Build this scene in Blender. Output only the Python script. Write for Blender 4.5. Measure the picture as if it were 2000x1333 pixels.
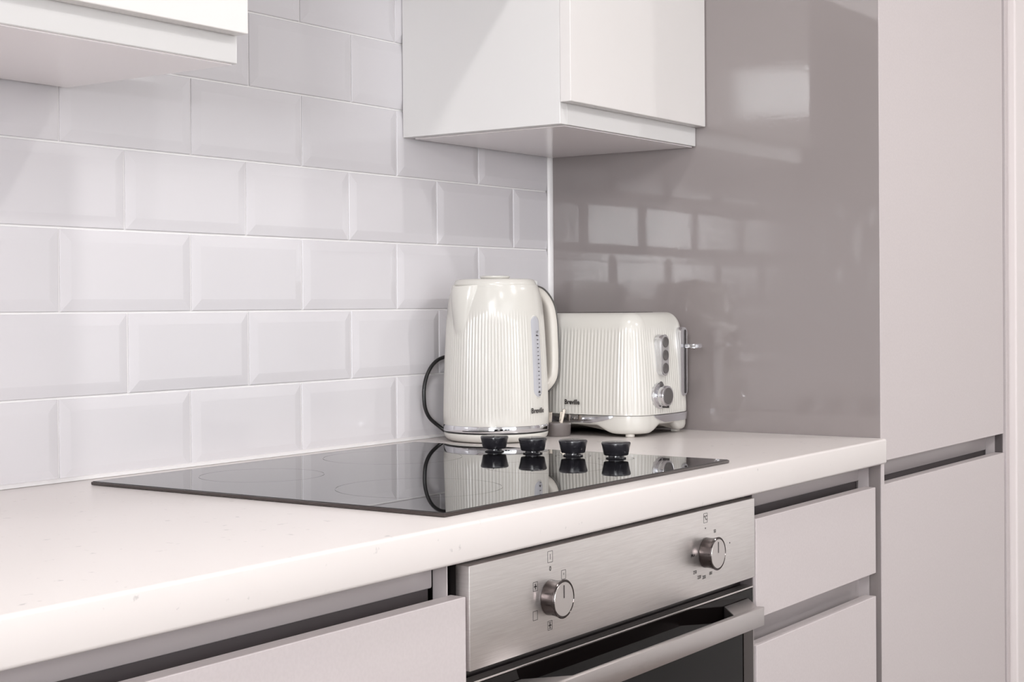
import bpy, bmesh, math, random
from mathutils import Vector, Matrix
random.seed(4)
for o in list(bpy.data.objects): bpy.data.objects.remove(o)
SC = bpy.context.scene
COL = SC.collection
PI = math.pi

# ------------------------------------------------------------ camera
CAM = Vector((-2.1712, -1.4491, 1.1097))
FW = Vector((0.81791333, 0.57524701, -0.01042419))
RT = Vector((0.57519497, -0.81797968, -0.00774482))
UP = Vector((0.0129819633, -0.000338646342, 0.999915673))
cd = bpy.data.cameras.new('camera'); cam = bpy.data.objects.new('camera', cd); COL.objects.link(cam)
cd.sensor_fit = 'HORIZONTAL'; cd.sensor_width = 36.0
cd.lens = 2986.95 / 2000 * 36.0
cd.shift_y = (630.417 - 666.5) / 2000
cd.clip_start = 0.05; cd.clip_end = 60
M = Matrix((RT, UP, -FW)).transposed().to_4x4(); M.translation = CAM
cam.matrix_world = M
SC.camera = cam

# ------------------------------------------------------------ world, light, exposure
SC.view_settings.view_transform = 'Standard'
SC.view_settings.look = 'None'
SC.view_settings.gamma = 1.0
SC.view_settings.use_curve_mapping = False
SC.view_settings.exposure = -0.39
try:
    SC.cycles.use_denoising = True
    SC.cycles.denoiser = 'OPENIMAGEDENOISE'
    SC.cycles.denoising_input_passes = 'RGB_ALBEDO_NORMAL'
    SC.cycles.max_bounces = 10
    SC.cycles.diffuse_bounces = 6
    SC.cycles.glossy_bounces = 6
    SC.cycles.sample_clamp_indirect = 8.0
    SC.cycles.blur_glossy = 0.4
except Exception:
    pass
W = bpy.data.worlds.new('daylight'); SC.world = W; W.use_nodes = True
W.node_tree.nodes['Background'].inputs[0].default_value = (0.92, 0.96, 1.0, 1)
W.node_tree.nodes['Background'].inputs[1].default_value = 3.0

def area(name, loc, target, sx, sy, power, col=(1, 1, 1), shape='RECTANGLE', spread=180):
    d = bpy.data.lights.new(name, 'AREA'); d.shape = shape; d.size = sx
    if shape == 'RECTANGLE': d.size_y = sy
    d.energy = power; d.color = col; d.spread = math.radians(spread)
    o = bpy.data.objects.new(name, d); COL.objects.link(o); o.location = loc
    o.rotation_euler = (Vector(target) - Vector(loc)).to_track_quat('-Z', 'Y').to_euler()
    return o
WARM = (1.0, 0.985, 0.975)
KEY = 10.4
DOWN = [(-1.05, -0.86, KEY), (-1.9, -2.15, 14.0), (-3.3, -2.15, 14.0), (-0.4, -2.3, 25.0), (0.75, -1.9, 15.0), (-2.6, -0.86, 3.5)]  # the lamp furthest right is added to brighten the steel and tall fronts
for (x, y, p) in DOWN:
    area('downlight_beam', (x, y, 2.385), (x, y, 0), 0.075, 0.075, p, WARM, 'DISK')
# daylight entering by the window and the glazed doors behind the camera
area('window_daylight', (-4.19, -2.085, 1.415), (-0.9, -0.55, 1.25), 0.96, 0.41, 9.0, (0.97, 0.98, 1.0), spread=50)
area('transom_daylight', (-4.19, -1.97, 2.06), (-0.9, -0.75, 1.6), 0.70, 0.21, 4.5, (0.97, 0.98, 1.0), spread=50)
area('glazed_door_daylight', (-2.3, -3.97, 1.25), (-2.1, 0, 1.1), 2.6, 2.1, 30.0, (0.98, 0.985, 1.0))

# ------------------------------------------------------------ materials
def sl(r, g, b):
    f = lambda c: (c / 255 / 12.92) if c / 255 <= 0.04045 else ((c / 255 + 0.055) / 1.055) ** 2.4
    return (f(r), f(g), f(b), 1)
def mat(name, col, rough=0.5, metal=0.0, coat=0.0, coat_rough=0.03, spec=0.5, bump=None, noise=None, aniso=0.0, trans=0.0, sub=0.0, alpha=1.0):
    m = bpy.data.materials.new(name); m.use_nodes = True
    nt = m.node_tree; b = nt.nodes['Principled BSDF']
    b.inputs['Base Color'].default_value = col
    b.inputs['Roughness'].default_value = rough
    b.inputs['Metallic'].default_value = metal
    b.inputs['Coat Weight'].default_value = coat
    b.inputs['Coat Roughness'].default_value = coat_rough
    b.inputs['Specular IOR Level'].default_value = spec
    b.inputs['Transmission Weight'].default_value = trans
    if aniso: b.inputs['Anisotropic'].default_value = aniso
    tc = nt.nodes.new('ShaderNodeTexCoord')
    if noise:      # (scale, second colour, low, high, stretch)
        sc_, c2, lo, hi, st = noise
        mp = nt.nodes.new('ShaderNodeMapping'); mp.inputs['Scale'].default_value = st
        n = nt.nodes.new('ShaderNodeTexNoise'); n.inputs['Scale'].default_value = sc_; n.inputs['Detail'].default_value = 4
        r = nt.nodes.new('ShaderNodeValToRGB'); r.color_ramp.elements[0].position = lo; r.color_ramp.elements[1].position = hi
        r.color_ramp.elements[0].color = c2; r.color_ramp.elements[1].color = col
        nt.links.new(tc.outputs['Object'], mp.inputs['Vector']); nt.links.new(mp.outputs['Vector'], n.inputs['Vector'])
        nt.links.new(n.outputs['Fac'], r.inputs['Fac']); nt.links.new(r.outputs['Color'], b.inputs['Base Color'])
    if bump:       # (scale, strength, distance, stretch)
        sc_, s_, d_, st = bump
        mp = nt.nodes.new('ShaderNodeMapping'); mp.inputs['Scale'].default_value = st
        n = nt.nodes.new('ShaderNodeTexNoise'); n.inputs['Scale'].default_value = sc_; n.inputs['Detail'].default_value = 3
        bp = nt.nodes.new('ShaderNodeBump'); bp.inputs['Strength'].default_value = s_; bp.inputs['Distance'].default_value = d_
        nt.links.new(tc.outputs['Object'], mp.inputs['Vector']); nt.links.new(mp.outputs['Vector'], n.inputs['Vector'])
        nt.links.new(n.outputs['Fac'], bp.inputs['Height']); nt.links.new(bp.outputs['Normal'], b.inputs['Normal'])
        if coat: nt.links.new(bp.outputs['Normal'], b.inputs['Coat Normal'])
    return m
S1 = (1, 1, 1)
MT = {}
MT['tile'] = mat('glazed_tile', sl(210, 207, 210), 0.10, bump=(9, 0.25, 0.002, S1), spec=0.5)
MT['grout'] = mat('white_grout', sl(236, 234, 233), 0.75)
MT['worktop'] = mat('quartz_worktop', sl(220, 213, 210), 0.28, noise=(75, sl(194, 188, 186), 0.27, 0.33, (1, 1, 1)))
MT['white'] = mat('white_cabinet_lacquer', sl(213, 211, 210), 0.30)
MT['white_door'] = mat('white_gloss_door', sl(217, 213, 211), 0.05)
MT['white_under_lit'] = mat('lightened_gloss_board', sl(246, 240, 240), 0.12)  # gloss board, its white raised to carry light bounced off the worktop
MT['gloss_grey'] = mat('gloss_grey_panel', sl(131, 123, 122), 0.35, coat=1.0, coat_rough=0.02, bump=(170, 0.035, 0.001, S1))
MT['grey'] = mat('matt_grey_front', sl(196, 187, 187), 0.42, noise=(300, sl(193, 184, 184), 0.4, 0.6, S1))
MT['rail'] = mat('grey_rail', sl(176, 168, 168), 0.30)
MT['gap_shade'] = mat('painted_gap_shade', sl(80, 73, 74), 0.6)  # carcass colour darkened to carry the shade inside gaps and recesses
MT['cream'] = mat('cream_gloss_plastic', sl(202, 199, 193), 0.20, spec=0.5)
MT['cream_soft'] = mat('cream_plastic', sl(208, 203, 196), 0.25)
MT['chrome'] = mat('chrome', sl(225, 225, 228), 0.06, metal=1.0)
MT['chrome_dark'] = mat('dark_chrome', sl(84, 77, 76), 0.14, metal=1.0)
MT['steel'] = mat('brushed_stainless_steel', sl(240, 236, 234), 0.40, metal=1.0, bump=(60, 0.10, 0.0008, (1, 1, 40)), noise=(30, sl(230, 225, 223), 0.3, 0.7, (1, 1, 30)))
MT['steel_face'] = mat('turned_steel_face', sl(220, 214, 212), 0.28, metal=1.0)
MT['steel_bar'] = mat('brushed_steel_bar', sl(205, 199, 198), 0.33, metal=1.0, bump=(60, 0.10, 0.0008, (1, 1, 40)))
MT['hob_glass'] = mat('black_hob_glass', sl(16, 15, 17), 0.015, spec=0.75)
MT['hob_edge'] = mat('hob_bevel', sl(70, 62, 60), 0.25, metal=0.4)
MT['zone'] = mat('printed_zone_ring', sl(58, 56, 58), 0.3)
MT['ring_print'] = mat('faint_ring_print', sl(66, 64, 67), 0.02)
MT['knob_black'] = mat('black_knob_plastic', sl(34, 33, 38), 0.27, coat=0.3, coat_rough=0.2)
MT['black'] = mat('black_rubber', sl(20, 19, 20), 0.35)
MT['grip'] = mat('dark_grey_plastic', sl(92, 90, 88), 0.35)
MT['plug'] = mat('grey_plug_plastic', sl(104, 97, 95), 0.45)
MT['brass'] = mat('pale_brass_pin', sl(206, 196, 184), 0.22, metal=0.8)
MT['ink'] = mat('dark_print', sl(45, 40, 40), 0.5)
MT['button'] = mat('grey_button', sl(84, 80, 79), 0.4)
MT['gauge_back'] = mat('mid_grey_plastic', sl(150, 146, 146), 0.35)
MT['gauge'] = mat('grey_gauge_plastic', sl(178, 178, 184), 0.2, coat=0.6)
MT['black_glass'] = mat('oven_door_glass', sl(14, 11, 11), 0.03, spec=0.14)
MT['oven_dark'] = mat('oven_dark_metal', sl(40, 36, 36), 0.35, metal=0.3)
MT['wall_white'] = mat('painted_white_wall', sl(218, 210, 209), 0.6)
MT['wall_room'] = mat('painted_room_wall', sl(232, 231, 230), 0.7)
MT['ceiling'] = mat('ceiling_paint', sl(240, 240, 240), 0.8)
MT['floor'] = mat('oak_floor', sl(128, 118, 112), 0.4, noise=(4, sl(104, 94, 88), 0.35, 0.65, (1, 9, 1)))
MT['socket'] = mat('socket_plastic', sl(236, 236, 234), 0.3)
MT['glassp'] = mat('window_glass', (1, 1, 1, 1), 0.0, trans=1.0)
MT['silicone'] = mat('white_silicone', sl(218, 215, 215), 0.35)

# ------------------------------------------------------------ helpers
def link(name, me, m, parent=None, smooth=False):
    o = bpy.data.objects.new(name, me); COL.objects.link(o)
    if m: me.materials.append(MT[m])
    if smooth:
        for p in me.polygons: p.use_smooth = True
    if parent: o.parent = parent
    return o
def obj(name, bm, m, parent=None, smooth=False, auto=None):
    bmesh.ops.recalc_face_normals(bm, faces=bm.faces)
    me = bpy.data.meshes.new(name); bm.to_mesh(me); bm.free()
    o = link(name, me, m, parent, smooth or auto is not None)
    if auto is not None:
        for e in me.edges: pass
        b2 = bmesh.new(); b2.from_mesh(me)
        for e in b2.edges:
            if len(e.link_faces) == 2 and e.calc_face_angle(0) > math.radians(auto): e.smooth = False
        b2.to_mesh(me); b2.free()
    return o
def box(x0, x1, y0, y1, z0, z1, bev=0.0, seg=2, bm=None):
    b = bmesh.new()
    bmesh.ops.create_cube(b, size=1.0)
    for v in b.verts:
        v.co = Vector(((x0 + x1) / 2 + v.co.x * (x1 - x0), (y0 + y1) / 2 + v.co.y * (y1 - y0), (z0 + z1) / 2 + v.co.z * (z1 - z0)))
    if bev > 0:
        bmesh.ops.bevel(b, geom=list(b.edges), offset=bev, segments=seg, profile=0.5, affect='EDGES')
    if bm is None: return b
    me = bpy.data.meshes.new('t'); b.to_mesh(me); b.free(); bm.from_mesh(me); bpy.data.meshes.remove(me)
    return bm
def tag(o, label=None, cat=None, group=None, kind=None):
    if label: o['label'] = label
    if cat: o['category'] = cat
    if group: o['group'] = group
    if kind: o['kind'] = kind
    return o
def thing(name, label, cat, loc=(0, 0, 0), rotz=0.0, group=None):
    o = bpy.data.objects.new(name, None); COL.objects.link(o); o.location = loc; o.rotation_euler = (0, 0, rotz)
    o.empty_display_size = 0.05
    return tag(o, label, cat, group)
def struct(name, bm, m, label, cat, parent=None):
    o = obj(name, bm, m, parent)
    return tag(o, label, cat, kind='structure')
def lathe(prof, n=64, bm=None, cap=True):
    bm = bm or bmesh.new(); rings = []
    for r, z in prof:
        rings.append([bm.verts.new((r * math.cos(2 * PI * i / n), r * math.sin(2 * PI * i / n), z)) for i in range(n)])
    for a, b in zip(rings, rings[1:]):
        for i in range(n): bm.faces.new((a[i], a[(i + 1) % n], b[(i + 1) % n], b[i]))
    if cap:
        bm.faces.new(rings[0][::-1]); bm.faces.new(rings[-1])
    return bm
def tube(pts, r, n=10, bm=None, closed=False):
    """round tube along a Catmull-Rom smoothed path"""
    bm = bm or bmesh.new(); P = [Vector(p) for p in pts]; Q = []
    for i in range(len(P) - 1):
        a, b, c, d = P[max(i - 1, 0)], P[i], P[i + 1], P[min(i + 2, len(P) - 1)]
        for k in range(6):
            t = k / 6
            Q.append(0.5 * ((2 * b) + (c - a) * t + (2 * a - 5 * b + 4 * c - d) * t * t + (3 * b - a - 3 * c + d) * t ** 3))
    Q.append(P[-1]); rings = []; up = Vector((0, 0.3, 1)).normalized()
    for i, q in enumerate(Q):
        t = (Q[min(i + 1, len(Q) - 1)] - Q[max(i - 1, 0)]).normalized()
        s = t.cross(up); s = s.normalized() if s.length > 1e-4 else Vector((1, 0, 0)); u = s.cross(t)
        up = u
        rings.append([bm.verts.new(q + s * r * math.cos(2 * PI * k / n) + u * r * math.sin(2 * PI * k / n)) for k in range(n)])
    for a, b in zip(rings, rings[1:]):
        for i in range(n): bm.faces.new((a[i], a[(i + 1) % n], b[(i + 1) % n], b[i]))
    bm.faces.new(rings[0][::-1]); bm.faces.new(rings[-1])
    return bm
def sweep(path, w, t, out, bm=None, side=Vector((0, 1, 0)), n=14, power=2.6):
    """rounded-rectangle section swept along path; w across 'side', t in the path plane; w,t may be lists"""
    bm = bm or bmesh.new(); P = [Vector(p) for p in path]; rings = []
    for i, q in enumerate(P):
        tg = (P[min(i + 1, len(P) - 1)] - P[max(i - 1, 0)]).normalized(); nn = side.cross(tg).normalized()
        wi = w[i] if isinstance(w, list) else w; ti = t[i] if isinstance(t, list) else t
        ring = []
        for k in range(n):
            a = 2 * PI * k / n; c, s = math.cos(a), math.sin(a)
            ring.append(bm.verts.new(q + side * (wi / 2) * math.copysign(abs(c) ** (2 / power), c) + nn * (ti / 2) * math.copysign(abs(s) ** (2 / power), s)))
        rings.append(ring)
    for a, b in zip(rings, rings[1:]):
        for i in range(n): bm.faces.new((a[i], a[(i + 1) % n], b[(i + 1) % n], b[i]))
    bm.faces.new(rings[0][::-1]); bm.faces.new(rings[-1])
    return bm
def prism(poly, axis, a0, a1, bm=None):
    """extrude a 2-D polygon along axis ('x': poly is (y,z); 'y': (x,z); 'z': (x,y))"""
    bm = bm or bmesh.new()
    def mk(p, a):
        return {'x': (a, p[0], p[1]), 'y': (p[0], a, p[1]), 'z': (p[0], p[1], a)}[axis]
    A = [bm.verts.new(mk(p, a0)) for p in poly]; B = [bm.verts.new(mk(p, a1)) for p in poly]
    n = len(poly)
    for i in range(n): bm.faces.new((A[i], A[(i + 1) % n], B[(i + 1) % n], B[i]))
    bm.faces.new(A[::-1]); bm.faces.new(B)
    return bm
def disc_y(cx, cz, r0, y0, r1, y1, n=40, bm=None):
    """cylinder/cone whose axis is y"""
    bm = bm or bmesh.new()
    A = [bm.verts.new((cx + r0 * math.cos(2 * PI * i / n), y0, cz + r0 * math.sin(2 * PI * i / n))) for i in range(n)]
    B = [bm.verts.new((cx + r1 * math.cos(2 * PI * i / n), y1, cz + r1 * math.sin(2 * PI * i / n))) for i in range(n)]
    for i in range(n): bm.faces.new((A[i], A[(i + 1) % n], B[(i + 1) % n], B[i]))
    bm.faces.new(A[::-1]); bm.faces.new(B)
    return bm
def lathe_y(cx, cz, prof, n=48, bm=None):
    """prof: list of (radius, y)"""
    bm = bm or bmesh.new(); R = []
    for r, y in prof:
        R.append([bm.verts.new((cx + r * math.cos(2 * PI * i / n), y, cz + r * math.sin(2 * PI * i / n))) for i in range(n)])
    for a, b in zip(R, R[1:]):
        for i in range(n): bm.faces.new((a[i], a[(i + 1) % n], b[(i + 1) % n], b[i]))
    bm.faces.new(R[0][::-1]); bm.faces.new(R[-1])
    return bm
def text_bm(s, size, depth=0.0, bold=0.0, squash=1.0):
    """flat lettering in the XY plane, centred; returns a bmesh"""
    c = bpy.data.curves.new('lettering', 'FONT'); c.body = s; c.size = size; c.align_x = 'CENTER'; c.align_y = 'CENTER'
    c.offset = bold; c.extrude = depth; c.resolution_u = 3
    o = bpy.data.objects.new('lettering', c); COL.objects.link(o)
    dg = bpy.context.evaluated_depsgraph_get(); me = bpy.data.meshes.new_from_object(o.evaluated_get(dg))
    bm = bmesh.new(); bm.from_mesh(me)
    bpy.data.objects.remove(o); bpy.data.curves.remove(c); bpy.data.meshes.remove(me)
    for v in bm.verts: v.co.x *= squash
    return bm

# ------------------------------------------------------------ the setting
TOP = 0.91
ZK = [1.4037 - 0.0991 * k for k in range(-7, 5)] + [TOP]        # tile course lines, top to bottom
SHIFT = {}
def build_tiles():
    bm = bmesh.new()
    g, bv, rise = 0.0012, 0.0135, 0.0030
    x_left = -2.75
    for i in range(len(ZK) - 1):
        zt, zb = ZK[i] - g, ZK[i + 1] + g
        if i == len(ZK) - 2: zb = ZK[i + 1]
        k = i - 7                                # 0 is the course whose top is 1.4037
        start = -0.1065 if k % 2 else -0.2045
        start += {3: 0.003, 0: 0.002, 4: -0.003, -1: 0.008}.get(k, 0)
        xs = [start + 0.2046]
        while xs[-1] > x_left: xs.append(xs[-1] - 0.2046)
        for xr, xl in zip(xs, xs[1:]):
            a, b = xl + g, min(xr - g, -0.002)
            if b - a < 0.004: continue
            cut = xr - g > -0.002
            fr = b if cut else b - bv
            if fr < a + bv: fr = b
            za, zc = zb + bv, zt - bv
            h = -rise
            outer0 = [(a, 0.002, zb), (b, 0.002, zb), (b, 0.002, zt), (a, 0.002, zt)]
            outer = [(a, -0.0002, zb), (b, -0.0002, zb), (b, -0.0002, zt), (a, -0.0002, zt)]
            o2 = [(a + .0008, -0.0009, zb + .0008), (b - (0 if cut else .0008), -0.0009, zb + .0008), (b - (0 if cut else .0008), -0.0009, zt - .0008), (a + .0008, -0.0009, zt - .0008)]
            inner0 = [(a + bv - .001, h + .00025, za - .001), (fr + (0 if cut else .001), h + .00025, za - .001), (fr + (0 if cut else .001), h + .00025, zc + .001), (a + bv - .001, h + .00025, zc + .001)]
            inner = [(a + bv + .001, h, za + .001), (fr - (0 if cut else .001), h, za + .001), (fr - (0 if cut else .001), h, zc - .001), (a + bv + .001, h, zc - .001)]
            # each tile sits a hair out of true, as hand-set tiles do
            tx, tz = random.uniform(-1, 1) * 0.0009, random.uniform(-1, 1) * 0.0009
            cx_, cz_ = (a + b) / 2, (zb + zt) / 2
            rings = []
            for q in (outer0, outer, o2, inner0, inner):
                rings.append([bm.verts.new((p[0], p[1] + tx * (p[0] - cx_) + tz * (p[2] - cz_), p[2])) for p in q])
            for A, B in zip(rings, rings[1:]):
                for j in range(4): bm.faces.new((A[j], A[(j + 1) % 4], B[(j + 1) % 4], B[j]))
            bm.faces.new(rings[-1])
    return bm
wb = struct('wall_back', box(-4.25, 1.6, 0.0012, 0.12, 0, 2.4), 'grout', 'white wall behind the worktop, tiled in pale grey bevelled brick tiles', 'wall')
obj('wall_tiles', build_tiles(), 'tile', wb)
struct('floor', box(-4.3, 1.6, -4.1, 0.12, -0.05, 0), 'floor', 'wooden kitchen floor below the cabinets', 'floor')
struct('ceiling', box(-4.3, 1.6, -4.1, 0.12, 2.4, 2.45), 'ceiling', 'white ceiling above the kitchen', 'ceiling')
# left wall with the window opening
bm = bmesh.new()
box(-4.3, -4.2, -4.1, -2.62, 0, 2.4, bm=bm); box(-4.3, -4.2, -1.56, 0.12, 0, 2.4, bm=bm)
box(-4.3, -4.2, -2.62, -1.56, 0, 1.14, bm=bm); box(-4.3, -4.2, -2.62, -1.56, 2.20, 2.4, bm=bm)
struct('wall_left', bm, 'wall_room', 'painted wall with a window at the far left end of the kitchen', 'wall')
bm = bmesh.new()
for z0, z1 in ((1.14, 1.17), (1.63, 1.93), (2.17, 2.20)): box(-4.27, -4.215, -2.62, -1.56, z0, z1, bm=bm)
box(-4.27, -4.215, -2.62, -2.59, 1.14, 2.20, bm=bm); box(-4.27, -4.215, -1.59, -1.56, 1.14, 2.20, bm=bm)
wn = struct('window_1', bm, 'white', 'white framed window with a small pane over a larger one', 'window')
obj('window_glass', box(-4.25, -4.244, -2.59, -1.59, 1.17, 2.17), 'glassp', wn)
# wall opposite the units with glazed doors
bm = bmesh.new()
box(-4.3, -3.62, -4.1, -4.0, 0, 2.4, bm=bm); box(-0.98, 1.6, -4.1, -4.0, 0, 2.4, bm=bm); box(-3.62, -0.98, -4.1, -4.0, 2.32, 2.4, bm=bm)
struct('wall_front', bm, 'wall_room', 'painted wall opposite the kitchen units', 'wall')
bm = bmesh.new()
for x in (-3.62, -2.78, -1.90, -1.04): box(x, x + 0.06, -4.08, -4.02, 0, 2.32, bm=bm)
box(-3.62, -0.98, -4.08, -4.02, 2.26, 2.32, bm=bm); box(-3.62, -0.98, -4.08, -4.02, 0, 0.1, bm=bm)
dr_ = struct('door_1', bm, 'white', 'white framed glazed doors opposite the kitchen units', 'door')
obj('window_glass', box(-3.6, -1.0, -4.055, -4.05, 0.1, 2.26), 'glassp', dr_)
# right end
struct('wall_right', box(1.5, 1.6, -4.1, -0.62, 0, 2.4), 'wall_room', 'painted wall closing the right of the room', 'wall')
struct('trim_1', box(0.6175, 1.5, -0.604, -0.002, 0, 2.4, 0.003), 'wall_white', 'plain off-white boxed wall at the right edge beside the tall cabinet', 'wall')
# sealant bead in the corner between tiles and grey panel, and along the worktop
bm = bmesh.new()
prism([(-0.0078, -0.0038), (-0.0062, -0.0068), (-0.0035, -0.0088), (-0.0002, -0.0095), (-0.0002, -0.0026), (-0.0078, -0.0026)], 'z', TOP + 0.0005, 2.1, bm=bm)
struct('trim_2', bm, 'silicone', 'white silicone bead down the corner between tiles and grey panel', 'trim')
bm = bmesh.new()
prism([(-0.0072, TOP + 0.0003), (-0.006, TOP + 0.0022), (-0.0042, TOP + 0.0042), (-0.001, TOP + 0.0050), (-0.001, TOP + 0.0003)], 'x', -2.75, -0.008, bm=bm)
struct('trim_3', bm, 'silicone', 'white silicone bead where the tiles meet the worktop', 'trim')

# ceiling downlight fittings, including one for the added lamp at far right
for i, (x, y, p) in enumerate(DOWN):
    t = thing('downlight', 'recessed round ceiling downlight', 'ceiling light', (x, y, 2.4), 0, 'recessed ceiling downlights')
    b = lathe([(0.040, -0.0005), (0.052, -0.0005), (0.052, -0.004), (0.046, -0.006), (0.040, -0.005)], 40, cap=False)
    b.verts.ensure_lookup_table()
    r0 = b.verts[:40]; r1 = b.verts[160:200]
    for k in range(40): b.faces.new((r1[k], r1[(k + 1) % 40], r0[(k + 1) % 40], r0[k]))
    obj('trim_ring', b, 'white', t, True)

# ------------------------------------------------------------ worktop
wt = obj('worktop', box(-2.95, -0.0008, -0.6003, -0.0008, 0.8727, TOP, 0.0035, 3), 'worktop', auto=40)
tag(wt, 'long white quartz worktop with faint grey flecks, running the length of the tiles', 'worktop')

# ------------------------------------------------------------ tall cabinet and the glossy end panel
YF = -0.5896
pn = obj('end_panel', box(0.0, 0.0125, YF, -0.0008, 0.0, 2.2, 0.0006, 1), 'gloss_grey')
tag(pn, 'tall glossy grey end panel in the corner, right of the tiles and toaster', 'panel')
obj('edge_strip', box(0.0, 0.0125, YF - 0.0009, YF, 0.0, 2.2), 'grey', pn)
def front(name, x0, x1, z0, z1, parent, m='grey', y0=None):
    return obj(name, box(x0, x1, YF, YF + 0.018, z0, z1, 0.0009, 2), m, parent)
def rail(x0, x1, z0, z1, parent, cshape=False, low=-0.010, name='recessed_rail'):
    """handleless profile: upright back strip curving out to a lip at the foot"""
    yb = -0.5565
    if not cshape:
        pts = [(yb + 0.0015, z1), (yb + 0.0, z1)]
        zb = z0 + 0.0060
        pts += [(yb, zb + 0.002), (yb + 0.0006, zb + 0.0005), (yb + 0.0015, zb)]
        back = []
    else:
        za, zb = z1 + 0.006, z0 + low
        pts = [(yb - 0.0125, za), (yb - 0.0085, za - 0.002), (yb - 0.004, za - 0.007), (yb - 0.001, za - 0.014), (yb, za - 0.020), (yb, zb + 0.003), (yb + 0.001, zb)]
        back = [(yb + 0.003, zb), (yb + 0.003, za - 0.010), (yb - 0.001, za - 0.002), (yb - 0.0125, za + 0.003)]
    r = obj(name, prism(pts + back, 'x', x0, x1), 'rail', parent, auto=35)
    return r
def end_cap(x, z0, z1, parent):
    o = obj('rail_end_cap', box(x - 0.0015, x, -0.5725, -0.556, z0, z1), 'rail', parent)
    return o
tc_ = thing('tall_cabinet', 'tall grey handleless larder cabinet right of the worktop, one door over another', 'cabinet', (0, 0, 0))
obj('body', box(0.0135, 0.5978, -0.552, -0.01, 0.1, 2.2), 'gap_shade', tc_)
front('door', 0.0140, 0.5865, 0.8745, 2.198, tc_)
front('door', 0.0140, 0.5895, 0.102, 0.8395, tc_)
rail(0.0140, 0.588, 0.8395, 0.8745, tc_, True, 0.004)
end_cap(0.590, 0.80, 0.90, tc_)
obj('side_panel', box(0.5985, 0.6155, YF - 0.001, -0.01, 0.0, 2.2, 0.0005, 1), 'grey', tc_)
obj('gap_shade_strip', box(0.5915, 0.5984, -0.5840, -0.552, 0.1, 2.19), 'gap_shade', tc_)  # dark strip standing in for the shade beside the tall door
obj('plinth', box(0.0135, 0.594, -0.54, -0.52, 0.0, 0.1), 'grey', tc_)

# ------------------------------------------------------------ base drawer unit, right of the oven
db = thing('drawer_cabinet', 'grey base cabinet with handleless drawers between the oven and tall cabinet', 'cabinet', (0, 0, 0))
obj('body', box(-0.4155, -0.0015, -0.552, -0.02, 0.1, 0.872), 'gap_shade', db)
for z0, z1 in ((0.7120, 0.8388), (0.40, 0.6780), (0.102, 0.366)):
    front('drawer_front', -0.4160, -0.0195, z0, z1, db)
rail(-0.4195, -0.0045, 0.8388, 0.8722, db)
end_cap(-0.0030, 0.815, 0.8722, db)
rail(-0.4195, -0.0045, 0.6780, 0.7120, db, True)
end_cap(-0.0030, 0.655, 0.735, db)
rail(-0.4195, -0.0045, 0.3660, 0.400, db, True)
obj('plinth', box(-0.4155, -0.0015, -0.54, -0.52, 0.0, 0.1), 'grey', db)
obj('oven_gap_shade', box(-0.4218, -0.4198, -0.586, -0.552, 0.1, 0.8720), 'gap_shade', db)  # dark strip painting the shaded gap between oven and drawers

# ------------------------------------------------------------ base unit, left of the oven
dl = thing('pan_drawer_cabinet', 'wide grey base cabinet with a handleless front at the left, under the worktop', 'cabinet', (0, 0, 0))
obj('body', box(-1.93, -1.0375, -0.552, -0.02, 0.1, 0.872), 'gap_shade', dl)
front('drawer_front', -1.93, -1.0278, 0.49, 0.8382, dl)
front('drawer_front', -1.93, -1.0278, 0.102, 0.456, dl)
rail(-1.93, -1.0375, 0.8382, 0.8722, dl)
end_cap(-1.0335, 0.815, 0.8722, dl)
rail(-1.93, -1.0375, 0.456, 0.49, dl, True)
obj('plinth', box(-1.93, -1.0375, -0.54, -0.52, 0.0, 0.1), 'grey', dl)
d2 = thing('corner_base_cabinet', 'grey base cabinet further left along the worktop', 'cabinet', (0, 0, 0))
obj('body', box(-2.93, -1.935, -0.552, -0.02, 0.1, 0.872), 'gap_shade', d2)
front('door', -2.93, -1.934, 0.102, 0.8382, d2)
rail(-2.93, -1.935, 0.8382, 0.8722, d2)

# ------------------------------------------------------------ wall cabinets
ZC = 1.3630
wc = thing('wall_cabinet', 'white wall cabinet in the corner above the kettle and toaster', 'wall cabinet', (0, 0, 0))
obj('side_panel', box(-0.3954, -0.3770, -0.2842, -0.004, ZC, 2.1, 0.0006, 1), 'white', wc)
obj('body', box(-0.3766, -0.0008, -0.2838, -0.011, ZC + 0.0004, 2.1, 0.0006, 1), 'white', wc)
obj('underside_board', box(-0.376, -0.004, -0.279, -0.012, ZC - 0.0012, ZC), 'white_under_lit', wc)
obj('door', box(-0.3960, -0.0024, -0.3026, -0.2848, 1.3930, 2.1, 0.0010, 2), 'white_door', wc)
bm = lathe_y(-0.3862, 1.3985, [(0.0001, -0.2842), (0.0030, -0.2842), (0.0026, -0.2850), (0.0001, -0.2852)], 16)
obj('screw_cover', bm, 'socket', wc, True)
w2 = thing('wall_cabinet', 'white wall cabinet at top left, its underside showing above the tiles', 'wall cabinet', (0, 0, 0))
obj('body', box(-1.93, -1.0142, -0.2838, -0.011, ZC + 0.0050, 2.1, 0.0008, 1), 'white', w2)
obj('underside_board', box(-1.92, -1.018, -0.279, -0.012, ZC + 0.0038, ZC + 0.005), 'white_under_lit', w2)
obj('door', box(-1.93, -1.0165, -0.3026, -0.2848, 1.3970, 2.1, 0.0010, 2), 'white_door', w2)
hd = thing('cooker_hood', 'slim steel cooker hood between the wall cabinets above the hob', 'cooker hood', (0, 0, 0))
obj('canopy', box(-1.0135, -0.3960, -0.30, -0.004, 1.672, 1.72, 0.002, 2), 'steel', hd)
obj('front_box', box(-1.0135, -0.3960, -0.2838, -0.004, 1.7205, 2.1, 0.001, 1), 'white', hd)

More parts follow.
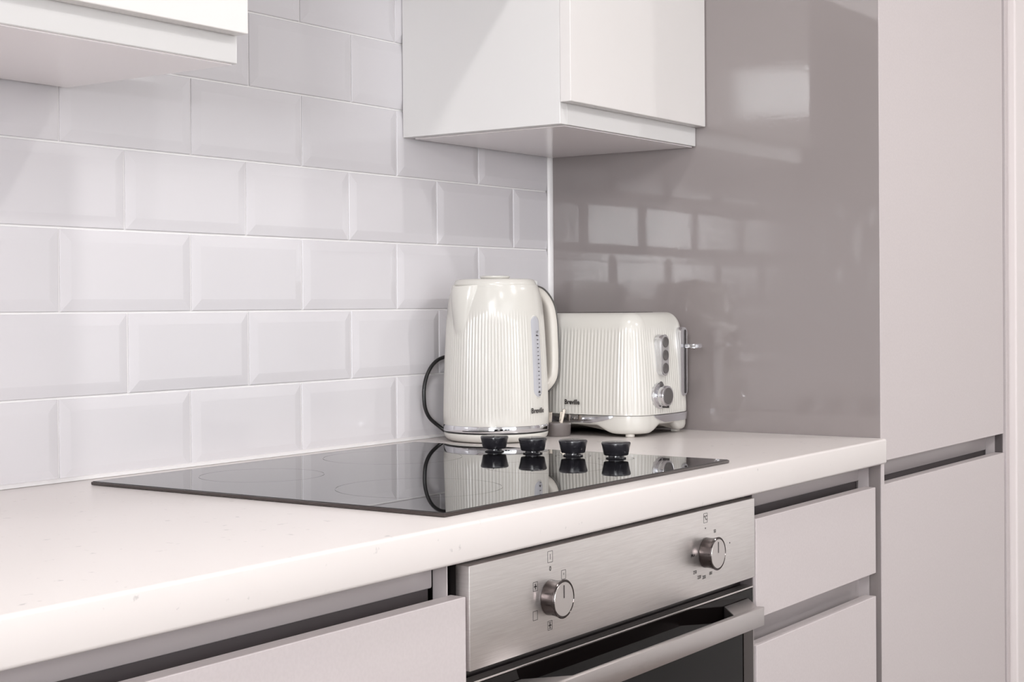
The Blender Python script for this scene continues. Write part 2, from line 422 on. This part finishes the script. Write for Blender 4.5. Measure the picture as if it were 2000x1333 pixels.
# ------------------------------------------------------------ hob
HX0, HX1, HY0, HY1 = -1.0254, -0.4368, -0.5634, -0.0550
hb = thing('hob', 'black glass electric hob set into the white worktop', 'hob', ((HX0 + HX1) / 2, (HY0 + HY1) / 2, TOP))
hx, hy = (HX1 - HX0) / 2, (HY1 - HY0) / 2
obj('frame', box(-hx, hx, -hy, hy, 0.0002, 0.0040, 0.0012, 2), 'hob_edge', hb, auto=40)
obj('glass_plate', box(-hx + 0.0016, hx - 0.0016, -hy + 0.0016, hy - 0.0016, 0.0012, 0.0046, 0.0004, 1), 'hob_glass', hb)
def ring_flat(cx, cy, r, w, z, n=72, a0=0, a1=2 * PI, bm=None):
    bm = bm or bmesh.new(); full = abs(a1 - a0 - 2 * PI) < 1e-6; m = n if full else n + 1
    A = [bm.verts.new((cx + r * math.cos(a0 + (a1 - a0) * i / n), cy + r * math.sin(a0 + (a1 - a0) * i / n), z)) for i in range(m)]
    B = [bm.verts.new((cx + (r + w) * math.cos(a0 + (a1 - a0) * i / n), cy + (r + w) * math.sin(a0 + (a1 - a0) * i / n), z)) for i in range(m)]
    for i in range(n): bm.faces.new((A[i], A[(i + 1) % m], B[(i + 1) % m], B[i]))
    return bm
for cx_, cy_, r_ in ((-0.146, 0.130, 0.072), (-0.146, -0.105, 0.090), (0.100, 0.135, 0.090), (0.100, -0.105, 0.072)):
    obj('cooking_zone', ring_flat(cx_, cy_, r_, 0.0008, 0.0048), 'ring_print', hb)
KN = [(-0.5010, -0.2440), (-0.4990, -0.3050), (-0.4980, -0.3680), (-0.4975, -0.4330)]
for kx, ky in KN:
    px, py = kx - (HX0 + HX1) / 2, ky - (HY0 + HY1) / 2
    b = lathe([(0.0128, 0.0047), (0.0132, 0.0055), (0.0128, 0.0062), (0.0100, 0.0066), (0.0098, 0.0082), (0.0118, 0.0086), (0.0150, 0.0089), (0.0158, 0.0096), (0.0176, 0.0190), (0.0188, 0.0232), (0.0187, 0.0248), (0.0176, 0.0258), (0.0120, 0.0264), (0.0002, 0.0266)], 48)
    bmesh.ops.translate(b, verts=b.verts, vec=(px, py, 0))
    kb = obj('control_knob', b, 'knob_black', hb, auto=50)
    b = box(-0.0006, 0.0006, -0.0170, -0.0050, 0.0262, 0.0268)
    bmesh.ops.rotate(b, verts=b.verts, cent=(0, 0, 0), matrix=Matrix.Rotation(math.radians(-60), 3, 'Z'))
    bmesh.ops.translate(b, verts=b.verts, vec=(px, py, 0))
    obj('pointer_line', b, 'zone', kb)
    obj('knob_scale', ring_flat(px, py, 0.0225, 0.0007, 0.0048, 40, 0.5, 5.8), 'zone', hb)

# ------------------------------------------------------------ oven
ov = thing('oven', 'stainless steel built-in oven with two round knobs and a bar handle', 'oven', (0, 0, 0))
OX0, OX1 = -1.0232, -0.4222
obj('control_panel', box(OX0, OX1, -0.5905, -0.5740, 0.7665, 0.8662, 0.0010, 2), 'steel', ov, auto=40)
obj('cavity', box(OX0 + 0.004, OX1 - 0.004, -0.5720, -0.05, 0.29, 0.870), 'oven_dark', ov)
dg_ = obj('door', box(OX0, OX1 - 0.006, -0.5900, -0.5760, 0.30, 0.7540, 0.0007, 1), 'black_glass', ov)
obj('door_trim', box(OX0, OX1 - 0.006, -0.5905, -0.5750, 0.7541, 0.7560, 0.0004, 1), 'steel_face', dg_)
obj('door_trim', box(OX1 - 0.0060, OX1 - 0.0048, -0.5905, -0.5750, 0.30, 0.7560), 'steel_face', dg_)
obj('door_edge_strip', box(OX1 - 0.0330, OX1 - 0.0065, -0.5908, -0.5901, 0.30, 0.7300), 'chrome_dark', dg_)
HZ0, HZ1, HXR = 0.7218, 0.7442, -0.4880
hndl = obj('handle', box(-0.960, HXR, -0.6350, -0.6270, HZ0, HZ1, 0.0007, 2), 'steel_bar', dg_, auto=40)
for s, xa in ((1, HXR), (-1, -0.960)):
    p = [(xa, -0.6270), (xa + 0.046 * s, -0.5909), (xa - 0.020 * s, -0.5909), (xa - 0.064 * s, -0.6270)]
    b = prism(p, 'z', HZ0 + 0.001, HZ1 - 0.0012)
    bmesh.ops.bevel(b, geom=list(b.edges), offset=0.0006, segments=1, affect='EDGES')
    obj('bracket', b, 'steel_bar', hndl)
def oven_knob(cx, cz):
    b = lathe_y(cx, cz, [(0.0176, -0.5906), (0.0181, -0.5912), (0.0178, -0.5945), (0.0180, -0.5990), (0.0188, -0.6030), (0.0196, -0.6058), (0.0197, -0.6066), (0.0190, -0.6072), (0.0184, -0.6072), (0.0182, -0.6068), (0.0002, -0.6067)], 64)
    k = obj('temperature_knob' if cx > -0.7 else 'function_knob', b, 'chrome_dark', ov, auto=40)
    obj('knob_face', disc_y(cx, cz, 0.0172, -0.60685, 0.0170, -0.6072, 56), 'steel_face', k)
    obj('pointer_line', box(cx - 0.0005, cx + 0.0005, -0.6076, -0.6072, cz + 0.001, cz + 0.0140), 'ink', k)
OKZ = 0.8150
oven_knob(-0.8868, OKZ); oven_knob(-0.5528, OKZ)
YP = -0.59065
def put_text(bm_t, x, z, bm):
    me = bpy.data.meshes.new('t')
    for v in bm_t.verts: v.co = Vector((x + v.co.x, YP - 0.00005, z + v.co.y))
    bm_t.to_mesh(me); bm_t.free(); bm.from_mesh(me); bpy.data.meshes.remove(me)
def frame_rect(x, z, w, h, t, bm):
    for a in (-1, 1):
        box(x + a * w / 2 - t / 2, x + a * w / 2 + t / 2, YP, YP + 0.0004, z - h / 2, z + h / 2, bm=bm)
        box(x - w / 2, x + w / 2, YP, YP + 0.0004, z + a * h / 2 - t / 2, z + a * h / 2 + t / 2, bm=bm)
T = 0.00045
def symbol(x, z, w=0.0078, h=0.0090, kind=''):
    bm = bmesh.new(); frame_rect(x, z, w, h, T, bm)
    if kind == 'bar': box(x - 0.0003, x + 0.0003, YP, YP + 0.0004, z - 0.0027, z + 0.0028, bm=bm)
    if kind == 'star': put_text(text_bm('*', 0.006), x, z - 0.0005, bm)
    if kind in ('fan', 'fan_heat'):
        box(x - 0.0006, x + 0.0006, YP, YP + 0.0004, z - 0.0028, z + 0.0028, bm=bm); box(x - 0.0024, x + 0.0024, YP, YP + 0.0004, z - 0.0006, z + 0.0006, bm=bm)
    if kind == 'fan_heat':
        for q in (-0.0031, 0.0031): box(x - 0.0026, x + 0.0026, YP, YP + 0.0004, z + q - 0.0002, z + q + 0.0002, bm=bm)
    if kind == 'degrees': put_text(text_bm('\u00b0C', 0.0072, bold=0.00008), x, z, bm)
    obj('function_symbol', bm, 'ink', ov)
def numeral(t, x, z, size=0.0056):
    bm = bmesh.new(); put_text(text_bm(t, size, bold=0.00008), x, z, bm); obj('dial_marking', bm, 'ink', ov)
symbol(-0.8866, 0.8562, 0.0088, 0.0112, 'bar'); symbol(-0.8620, 0.8345, kind='star')
symbol(-0.9135, 0.8300, kind='fan'); symbol(-0.9140, 0.8010); symbol(-0.8878, 0.7868, kind='fan_heat')
symbol(-0.5534, 0.8562, 0.0088, 0.0112, 'degrees')
numeral('0', -0.8866, 0.8440, 0.0068)
for t, x, z in (('50', -0.5300, 0.8375), ('Max', -0.5850, 0.8160), ('250', -0.5805, 0.7952), ('220', -0.5700, 0.7880), ('200', -0.5580, 0.7862), ('180', -0.5415, 0.7885)):
    numeral(t, x, z)
for x, z in ((-0.5536, 0.8440), (-0.4910, 0.8185)):
    obj('dial_marking', disc_y(x, z, 0.0010, YP, 0.0010, YP + 0.0004, 12), 'ink', ov)

# ------------------------------------------------------------ kettle
KX, KY = -0.3080, -0.1080
FWH = Vector((FW.x, FW.y, 0)).normalized(); RTH = Vector((FWH.y, -FWH.x, 0))
BASE_ANG = math.atan2(-FWH.y, -FWH.x)
def ang(phi): return BASE_ANG + math.radians(phi)       # phi turns to the right as seen from the room
PH_S, PH_G, PH_H = -46.0, 53.5, 128.0
prof_k = [(0.0790, 0.0250), (0.0789, 0.040), (0.0783, 0.065), (0.0774, 0.095), (0.0762, 0.125), (0.0746, 0.155), (0.0731, 0.178), (0.0716, 0.196), (0.0698, 0.210), (0.0676, 0.220), (0.0655, 0.227), (0.0640, 0.2305)]
def rk(z):
    for (r0, z0), (r1, z1) in zip(prof_k, prof_k[1:]):
        if z <= z1: return r0 + (r1 - r0) * max(0, (z - z0)) / (z1 - z0)
    return prof_k[-1][0]
def sstep(a, b, x):
    t = min(1, max(0, (x - a) / (b - a))); return t * t * (3 - 2 * t)
def adiff(a, b):
    return (a - b + PI) % (2 * PI) - PI
def kettle_body():
    bm = bmesh.new(); NR = 94; n = NR * 8; zs = []
    z = 0.0250
    while z < 0.2305: zs.append(z); z += 0.0042
    zs.append(0.2305); rings = []
    aS, aG = ang(PH_S), ang(PH_G)
    for z in zs:
        ring = []
        for i in range(n):
            a = 2 * PI * i / n; r = rk(z)
            amp = 0.0010 * sstep(0.030, 0.040, z) * (1 - sstep(0.176, 0.196, z))
            dg = adiff(a, aG)
            gx, gz = dg * 0.076 / 0.0175, (abs(z - 0.126) - 0.058) / 0.0175 if abs(z - 0.126) > 0.058 else 0
            dd = math.hypot(gx, max(gz, 0)); amp *= sstep(0.75, 1.15, dd)
            if z < 0.064: amp *= sstep(0.9, 1.1, math.hypot(dg * 0.078 / 0.017, (z - 0.046) / 0.009))
            ds = adiff(a, aS)
            t = (z - 0.160) / (0.2305 - 0.160)
            if t > 0:
                w = 0.11 + 0.29 * min(1, t)
                m = sstep(1.25, 0.98, abs(ds) / w)
                amp *= 1 - m
                if abs(ds) < w:
                    r += 0.0125 * min(1, t) ** 0.8 * math.cos(PI * ds / (2 * w)) ** 0.65
            r += amp * (abs(math.sin(NR * a / 2)) - 0.8)
            zz = z
            if t > 0.6 and abs(adiff(a, aS)) < 0.5: zz = z - 0.002 * (t - 0.6) / 0.4 * math.cos(PI * ds / 1.0) ** 2
            ring.append(bm.verts.new((r * math.cos(a), r * math.sin(a), zz)))
        rings.append(ring)
    for A, B in zip(rings, rings[1:]):
        for i in range(n): bm.faces.new((A[i], A[(i + 1) % n], B[(i + 1) % n], B[i]))
    # rolled rim and inner shelf
    top = rings[-1]
    prev = top
    for rr, dz in ((0.9985, 0.0012), (0.985, 0.0018), (0.955, 0.0008)):
        cur = [bm.verts.new((v.co.x * rr, v.co.y * rr, v.co.z + dz)) for v in top]
        for i in range(n): bm.faces.new((prev[i], prev[(i + 1) % n], cur[(i + 1) % n], cur[i]))
        prev = cur
    bm.faces.new(prev); bm.faces.new(rings[0][::-1])
    return bm
kt = thing('kettle', 'cream ribbed electric kettle with a water gauge, standing in front of the tiles', 'kettle', (KX, KY, TOP))
obj('body', kettle_body(), 'cream', kt, auto=60)
obj('chrome_band', lathe([(0.0770, 0.0150), (0.0786, 0.0156), (0.0790, 0.0170), (0.0790, 0.0235), (0.0786, 0.0249), (0.070, 0.0250)], 96), 'chrome', kt, auto=50)
obj('seal_ring', lathe([(0.0760, 0.0134), (0.0780, 0.0137), (0.0782, 0.0150), (0.076, 0.0151)], 96), 'black', kt, True)
ld = obj('lid', lathe([(0.0612, 0.2300), (0.0622, 0.2325), (0.0612, 0.2348), (0.0590, 0.2388), (0.0570, 0.2402), (0.0530, 0.2410), (0.0300, 0.2414), (0.0002, 0.2415)], 80), 'cream', kt, auto=50)
obj('lid_button', lathe([(0.0195, 0.2412), (0.0212, 0.2420), (0.0225, 0.2444), (0.0222, 0.2454), (0.0180, 0.2462), (0.0002, 0.2465)], 56), 'cream', ld, auto=60)
# handle
hdir = Vector((math.cos(ang(PH_H)), math.sin(ang(PH_H)), 0)); hside = Vector((-hdir.y, hdir.x, 0))
hp = [(0.052, 0.2235), (0.066, 0.2235), (0.080, 0.2205), (0.091, 0.2120), (0.1000, 0.1985), (0.1050, 0.178), (0.1068, 0.152), (0.1078, 0.122), (0.1070, 0.102), (0.1035, 0.0885), (0.0940, 0.0785), (0.083, 0.0735), (0.070, 0.0735)]
def bez(pts, k=4):
    P = [Vector(p) for p in pts]; Q = []
    for i in range(len(P) - 1):
        a, b, c, d = P[max(i - 1, 0)], P[i], P[i + 1], P[min(i + 2, len(P) - 1)]
        for j in range(k):
            t = j / k; Q.append(0.5 * ((2 * b) + (c - a) * t + (2 * a - 5 * b + 4 * c - d) * t * t + (3 * b - a - 3 * c + d) * t ** 3))
    Q.append(P[-1]); return Q
path = [hdir * p.x + Vector((0, 0, p.y)) for p in bez([Vector(q) for q in hp])]
obj('handle', sweep(path, 0.026, 0.0165, True, side=hside, n=20, power=3.0), 'cream_soft', kt, True)
gp = []
hb2 = bez([Vector(q) for q in hp])
for i in range(3, 42):
    t_ = (hb2[i + 1] - hb2[i - 1]).normalized(); nrm = Vector((t_.y, -t_.x)) * -1
    if nrm.x < 0 and nrm.y < 0: nrm = -nrm
    q = hb2[i] + (Vector((-t_.y, t_.x)) * 0.0086)
    gp.append(hdir * q.x + Vector((0, 0, q.y)))
nG = len(gp)
obj('handle_grip', sweep(gp, [0.004 + 0.018 * math.sin(PI * min(1, (i + 0.5) / 6) / 2) for i in range(nG)], 0.0032, True, side=hside, n=14, power=2.5), 'grip', kt, True)
# water gauge: rounded slot following the wall of the body
def pill_patch(phi, zc, hh, hw, off, steps=22, depth=0.0, wf=1.0):
    bm = bmesh.new(); L = []; a0 = ang(phi)
    zs = [zc - hh + 2 * hh * i / steps for i in range(steps + 1)]
    zs = sorted(set(zs + [zc - hh + hw * (1 - math.cos(PI / 2 * k / 6)) for k in range(7)] + [zc + hh - hw * (1 - math.cos(PI / 2 * k / 6)) for k in range(7)]))
    for z in zs:
        e = max(0, abs(z - zc) - (hh - hw)); w = math.sqrt(max(0, hw * hw - e * e)); w = max(w, 0.0001)
        row = []
        for j in range(9):
            s = -1 + j / 4; r = rk(z) + off - (abs(s) ** 6) * 0.0008; a = a0 + w * s / rk(z)
            row.append(bm.verts.new((r * math.cos(a), r * math.sin(a), z)))
        L.append(row)
    for A, B in zip(L, L[1:]):
        for j in range(8): bm.faces.new((A[j], A[j + 1], B[j + 1], B[j]))
    bm.normal_update()
    return bm
bm = pill_patch(PH_G, 0.126, 0.0615, 0.0122, 0.0006)
wg = obj('gauge_surround', bm, 'cream', kt, True)
wg2 = obj('water_gauge', pill_patch(PH_G, 0.126, 0.0595, 0.0102, 0.0012), 'gauge', kt, True)
bm = bmesh.new()
def on_body(x, z, off): # x: arc length to the right of the gauge centre
    a = ang(PH_G) + x / rk(z); r = rk(z) + off
    return Vector((r * math.cos(a), r * math.sin(a), z))
def bent(bm_t, x0, z0, off, fn, bm):
    me = bpy.data.meshes.new('t')
    for v in bm_t.verts: v.co = fn(x0 + v.co.x, z0 + v.co.y, off)
    bm_t.to_mesh(me); bm_t.free(); bm.from_mesh(me); bpy.data.meshes.remove(me)
def quad_bm(w, h):
    b = bmesh.new(); b.faces.new([b.verts.new(p) for p in ((-w / 2, -h / 2, 0), (w / 2, -h / 2, 0), (w / 2, h / 2, 0), (-w / 2, h / 2, 0))]); return b
bent(text_bm('1.7', 0.0045, bold=0.0001), 0.0015, 0.1620, 0.0019, on_body, bm)
bent(text_bm('Max', 0.0036, bold=0.0001), 0.0015, 0.1570, 0.0019, on_body, bm)
for k in range(15):
    z = 0.1505 - k * 0.0058
    bent(quad_bm(0.0026 if k % 2 else 0.0040, 0.0011), 0.0015, z, 0.0019, on_body, bm)
bent(text_bm('Min', 0.0036, bold=0.0001), 0.0015, 0.0735, 0.0019, on_body, bm)
obj('gauge_marks', bm, 'ink', wg2)
bm = bmesh.new(); bent(text_bm('Breville', 0.0105, bold=0.0003, squash=0.93), -0.0030, 0.0465, 0.0016, on_body, bm)
obj('maker_name', bm, 'ink', kt)

# ------------------------------------------------------------ kettle power base with its flex
pb = thing('charging_stand', 'round cream power base beneath the kettle with a looping black flex', 'power base', (KX, KY, TOP))
obj('base_plate', lathe([(0.064, 0.0003), (0.0700, 0.0010), (0.0745, 0.0035), (0.0775, 0.0080), (0.0784, 0.0120), (0.0778, 0.0131), (0.072, 0.0133)], 96), 'cream', pb, auto=60)
cpts = [(-0.330, -0.036, 0.917), (-0.3400, -0.022, 0.9305), (-0.3530, -0.017, 0.9420), (-0.3625, -0.016, 0.9570), (-0.3655, -0.016, 0.9760), (-0.3640, -0.016, 0.9920), (-0.3570, -0.016, 1.0080), (-0.3440, -0.016, 1.0220), (-0.3250, -0.016, 1.0310), (-0.300, -0.016, 1.0330), (-0.272, -0.017, 1.022), (-0.255, -0.019, 0.996), (-0.246, -0.022, 0.960), (-0.238, -0.030, 0.930), (-0.228, -0.048, 0.9150)]
obj('power_cord', tube([(x - KX, y - KY, z - TOP) for x, y, z in cpts], 0.0029, 12), 'black', pb, True)

# ------------------------------------------------------------ plug
pg = thing('power_plug', 'grey three-pin plug lying pins-up between the kettle and toaster', 'plug', (-0.2085, -0.1540, TOP))
def ellip(prof, ax, by, n=48, flat=0.0):
    bm = bmesh.new(); R_ = []
    for s, z in prof:
        ring = []
        for i in range(n):
            a = 2 * PI * i / n; v = RTH * (ax * s * math.cos(a)) + FWH * (by * s * math.sin(a))
            ring.append(bm.verts.new((v.x, v.y, z)))
        R_.append(ring)
    for A, B in zip(R_, R_[1:]):
        for i in range(n): bm.faces.new((A[i], A[(i + 1) % n], B[(i + 1) % n], B[i]))
    bm.faces.new(R_[0][::-1]); bm.faces.new(R_[-1]); return bm
obj('plug_body', ellip([(0.90, 0.0002), (0.97, 0.0025), (1.0, 0.0170), (1.01, 0.0195), (0.98, 0.0208), (0.80, 0.0212), (0.2, 0.0213)], 0.0195, 0.0165), 'plug', pg, auto=50)
def pin(u, w, lean, wid, thk, h, m):
    b = box(-wid / 2, wid / 2, -thk / 2, thk / 2, 0.0205, 0.0205 + h, 0.0006, 1)
    Mx = Matrix((RTH, FWH, Vector((0, 0, 1)))).transposed()
    for v in b.verts:
        c = v.co; c.x += lean * (c.z - 0.0185); v.co = Mx @ Vector((c.x + u, c.y + w, c.z))
    return obj('pin', b, m, pg)
pin(0.0040, -0.0090, 0.22, 0.0048, 0.0042, 0.0215, 'brass')
pin(-0.0125, 0.0050, 0.05, 0.0055, 0.0030, 0.0165, 'brass')
pin(0.0040, 0.0085, 0.10, 0.0055, 0.0030, 0.0165, 'brass')
obj('flex', tube([(0.004, 0.012, 0.009), (0.010, 0.030, 0.008), (0.012, 0.055, 0.0045), (-0.004, 0.080, 0.0035), (-0.012, 0.1000, 0.0040)], 0.0028, 10), 'black', pg, True)

# ------------------------------------------------------------ toaster
TX, TY, TR = -0.0990, -0.1530, math.radians(-2.0)
ts = thing('toaster', 'cream ribbed two-slice toaster with chrome trim, in the corner by the grey panel', 'toaster', (TX, TY, TOP), TR)
HWX, HLY, CR = 0.0860, 0.1340, 0.0400
def foot(n_per=1):
    """perimeter samples (x, y, nx, ny, s) of a softly bulging rounded rectangle"""
    out = []; step = 0.0009
    def arc(cx, cy, a0, a1, r):
        n = max(4, int(abs(a1 - a0) * r / step))
        for i in range(n):
            a = a0 + (a1 - a0) * i / n; out.append((cx + r * math.cos(a), cy + r * math.sin(a), math.cos(a), math.sin(a)))
    def line(x0, y0, x1, y1, nx, ny, bulge):
        L = math.hypot(x1 - x0, y1 - y0); n = int(L / step)
        for i in range(n):
            t = i / n; b = bulge * math.sin(PI * t)
            out.append((x0 + (x1 - x0) * t + nx * b, y0 + (y1 - y0) * t + ny * b, nx, ny))
    a, b, r = HWX, HLY, CR
    arc(a - r, -b + r, -PI / 2, 0, r); line(a, -b + r, a, b - r, 1, 0, 0.002)
    arc(a - r, b - r, 0, PI / 2, r); line(a - r, b, -a + r, b, 0, 1, 0.003)
    arc(-a + r, b - r, PI / 2, PI, r); line(-a, b - r, -a, -b + r, -1, 0, 0.002)
    arc(-a + r, -b + r, PI, 1.5 * PI, r); line(-a + r, -b, a - r, -b, 0, -1, 0.003)
    S = 0; res = []
    for i, p in enumerate(out):
        res.append(p + (S,)); q = out[(i + 1) % len(out)]; S += math.hypot(q[0] - p[0], q[1] - p[1])
    return res, S
FT, PER = foot()
NRB = round(PER / 0.0062)
def tin(z):      # inward offset of the wall with height
    return 0.0085 * ((z - 0.03) / 0.13) ** 1.5 if z > 0.03 else 0.0
def ring_at(bm, z, inset, rib=0.0, zfn=None, seg=None):
    R_ = []
    for (x, y, nx, ny, s) in (seg or FT):
        k = rib
        if rib:
            # smooth patches for the name badge and the controls
            if nx < -0.9 and math.hypot((y + 0.013) / 0.021, (z - 0.052) / 0.009) < 1: k = 0
            if ny < -0.9 and (abs(x + 0.018) < 0.014 and 0.045 < z < 0.157 or abs(x - 0.048) < 0.012 and 0.050 < z < 0.170): k = 0
        d = -inset + k * (abs(math.sin(PI * NRB * s / PER)) - 0.75)
        R_.append(bm.verts.new((x + nx * d, y + ny * d, zfn(x, y, z) if zfn else z)))
    return R_
def bridge(bm, rings, closed=True):
    for A, B in zip(rings, rings[1:]):
        n = len(A)
        for i in range(n if closed else n - 1): bm.faces.new((A[i], A[(i + 1) % n], B[(i + 1) % n], B[i]))
H = 0.1890
bm = bmesh.new(); rg = []
lv = [(0.0330, 0.0), (0.0335, 0.0)] + [(0.0355 + 0.0045 * i, 1) for i in range(29)]
for z, k in lv:
    amp = 0.0010 * sstep(0.034, 0.037, z) * (1 - sstep(0.158, 0.166, z))
    rg.append(ring_at(bm, z, tin(z), amp))
z0 = lv[-1][0]
for i in range(1, 12):
    a = PI / 2 * i / 11; rr = H - z0
    rg.append(ring_at(bm, z0 + rr * math.sin(a), tin(z0) + 0.0009 * math.sin(a) + 0.0215 * (1 - math.cos(a))))
bridge(bm, rg); bm.faces.new(rg[0][::-1]); bm.faces.new(rg[-1])
obj('housing', bm, 'cream', ts, auto=60)
# skirt with drooping corners
def skz(x, y, z):
    if z > 0.0300: return z
    cl = max(0, 1 - math.hypot((abs(x) - 0.066) / 0.050, (abs(y) - 0.112) / 0.062) ** 2)
    lift = 0.0125 * (1 - sstep(0.0, 0.75, cl))
    return 0.0042 + lift + (z - 0.0) * (0.0322 - 0.0042 - lift) / 0.0322
bm = bmesh.new()
sk = [ring_at(bm, 0.0, 0.013, zfn=skz), ring_at(bm, 0.0010, 0.0065, zfn=skz), ring_at(bm, 0.0040, 0.0030, zfn=skz), ring_at(bm, 0.0100, 0.0014, zfn=skz), ring_at(bm, 0.0200, 0.0010, zfn=skz), ring_at(bm, 0.0322, 0.0016)]
bridge(bm, sk); bm.faces.new(sk[0][::-1]); bm.faces.new(sk[-1])
obj('base_skirt', bm, 'cream', ts, auto=60)
def strip(sel, name):
    seg = [p for p in FT if sel(p)]
    # keep the run contiguous
    idx = [i for i, p in enumerate(FT) if sel(p)]
    brk = [k for k in range(1, len(idx)) if idx[k] != idx[k - 1] + 1]
    if brk: idx = idx[brk[0]:] + idx[:brk[0]]
    seg = [FT[i] for i in idx]; n = len(seg); bm = bmesh.new(); T_, B_, T2, B2 = [], [], [], []
    for i, (x, y, nx, ny, s) in enumerate(seg):
        e = min(i, n - 1 - i) / (n * 0.5); h = 0.0118 * min(1.0, (e * 2.2)) ** 0.55
        for L, z, d in ((T_, 0.0322, 0.0010), (B_, 0.0322 - max(h, 0.0003), 0.0010), (T2, 0.0322, -0.003), (B2, 0.0322 - max(h, 0.0003), -0.003)):
            L.append(bm.verts.new((x + nx * d, y + ny * d, z)))
    bridge(bm, [T2, T_, B_, B2], False)
    return obj(name, bm, 'chrome_dark' if 'x' in name else 'chrome', ts, auto=50)
strip(lambda p: p[2] < -0.5 and abs(p[1]) < 0.092, 'chrome_strip')
strip(lambda p: p[2] > 0.5 and abs(p[1]) < 0.092, 'chrome_strip')
strip(lambda p: p[3] < -0.2 and abs(p[0] + 0) < 0.078 and p[0] > -0.040, 'chrome_strip')
strip(lambda p: p[3] > 0.5 and abs(p[0]) < 0.044, 'chrome_strip')
for fx, fy in ((-0.066, -0.108), (0.066, -0.108), (-0.066, 0.108), (0.066, 0.108)):
    b = lathe([(0.0068, 0.0002), (0.0072, 0.0010), (0.0072, 0.0062)], 20); bmesh.ops.translate(b, verts=b.verts, vec=(fx, fy, 0))
    obj('foot', b, 'cream_soft', ts, True)
for sx in (-0.026, 0.026):
    obj('bread_slot', box(sx - 0.013, sx + 0.013, -0.085, 0.095, H - 0.0008, H + 0.0006, 0.0004, 1), 'chrome_dark', ts)
# controls on the near end
YE = -HLY - 0.0018
def pill(cx, cz, hw, hh, y0, y1, m, name, parent, taper=0.0):
    b = bmesh.new(); n = 28; A, B = [], []
    for i in range(n):
        a = 2 * PI * i / n; c, s = math.cos(a), math.sin(a)
        zo = (hh - hw) * (1 if s >= 0 else -1)
        A.append(b.verts.new((cx + hw * c, y0, cz + hw * s + zo))); B.append(b.verts.new((cx + (hw - taper) * c, y1, cz + (hw - taper) * s + zo)))
    for i in range(n): b.faces.new((A[i], A[(i + 1) % n], B[(i + 1) % n], B[i]))
    b.faces.new(A[::-1]); b.faces.new(B)
    return obj(name, b, m, parent, auto=40)
CXB = -0.0180
bpn = pill(CXB, 0.1235, 0.0112, 0.0320, YE + 0.006, YE - 0.0060, 'chrome', 'button_panel', ts, 0.0004)
pill(CXB, 0.1235, 0.0098, 0.0306, YE - 0.0061, YE - 0.0066, 'gauge_back', 'button_backing', bpn)
for zc in (0.1435, 0.1235, 0.1035):
    b = lathe_y(CXB, zc, [(0.0081, YE - 0.0066), (0.0081, YE - 0.0074), (0.0075, YE - 0.0080), (0.0060, YE - 0.0077), (0.0002, YE - 0.0074)], 32)
    obj('button', b, 'button', bpn, auto=40)
DX, DZ = -0.0250, 0.0615
dr = obj('dial_ring', lathe_y(DX, DZ, [(0.0205, YE + 0.006), (0.0200, YE - 0.0010), (0.0185, YE - 0.0022), (0.0002, YE - 0.0022)], 56), 'chrome', ts, auto=40)
obj('indicator_light', disc_y(DX + 0.0005, DZ + 0.0160, 0.0062, YE - 0.0022, 0.0056, YE - 0.0032, 28), 'button', dr)
dk = obj('browning_dial', lathe_y(DX, DZ, [(0.0150, YE - 0.0022), (0.0156, YE - 0.0032), (0.0160, YE - 0.0140), (0.0152, YE - 0.0152), (0.0130, YE - 0.0154), (0.0002, YE - 0.0150)], 56), 'chrome', ts, auto=40)
obj('dial_face', disc_y(DX, DZ, 0.0128, YE - 0.0151, 0.0124, YE - 0.0162, 44), 'button', dk)
obj('pointer_notch', box(DX + 0.001, DX + 0.004, YE - 0.0145, YE - 0.004, DZ - 0.0185, DZ - 0.0150), 'ink', dk)
LX = 0.0495
sl_ = pill(LX, 0.1115, 0.0100, 0.0540, YE + 0.020, YE + 0.0005, 'chrome', 'lever_slot', ts, 0.0)
pill(LX + 0.003, 0.1115, 0.0026, 0.0500, YE + 0.0012, YE - 0.0002, 'ink', 'slot_opening', sl_)
LZ = 0.1360
b = bmesh.new()
pts_l = [(-0.0022, 0.0), (-0.0028, -0.011), (-0.0090, -0.014), (-0.0150, -0.018), (-0.0150, -0.022), (-0.0080, -0.0265), (0.0080, -0.0265), (0.0150, -0.022), (0.0150, -0.018), (0.0090, -0.014), (0.0028, -0.011), (0.0022, 0.0)]
prism([(LX + 0.002 + p[0], YE + p[1]) for p in pts_l], 'z', LZ - 0.0030, LZ + 0.0030, bm=b)
bmesh.ops.bevel(b, geom=list(b.edges), offset=0.0010, segments=2, affect='EDGES')
obj('lever', b, 'chrome', ts, auto=40)
bm = bmesh.new()
me = bpy.data.meshes.new('t'); tb = text_bm('Breville', 0.0104, bold=0.00035, squash=0.90)
for v in tb.verts: v.co = Vector((-HWX - 0.0042, -0.0175 - v.co.x, 0.0515 + v.co.y))
tb.to_mesh(me); tb.free(); bm.from_mesh(me)
obj('maker_name', bm, 'ink', ts)

# ------------------------------------------------------------ double wall socket behind the kettle
so = thing('double_socket', 'white double wall socket on the tiles behind the kettle', 'wall socket', (-0.125, -0.0032, 1.110))
obj('plate', box(-0.073, 0.073, -0.009, 0.0, -0.043, 0.043, 0.002, 2), 'socket', so)
for s in (-1, 1):
    obj('switch', box(s * 0.012 - 0.005, s * 0.012 + 0.005, -0.0125, -0.009, 0.014, 0.030, 0.0008, 1), 'socket', so)
    b = bmesh.new()
    box(s * 0.040 - 0.002, s * 0.040 + 0.002, -0.0093, -0.0088, 0.006, 0.014, bm=b)
    for q in (-1, 1): box(s * 0.040 + q * 0.011 - 0.0032, s * 0.040 + q * 0.011 + 0.0032, -0.0093, -0.0088, -0.016, -0.012, bm=b)
    obj('pin_holes', b, 'ink', so)
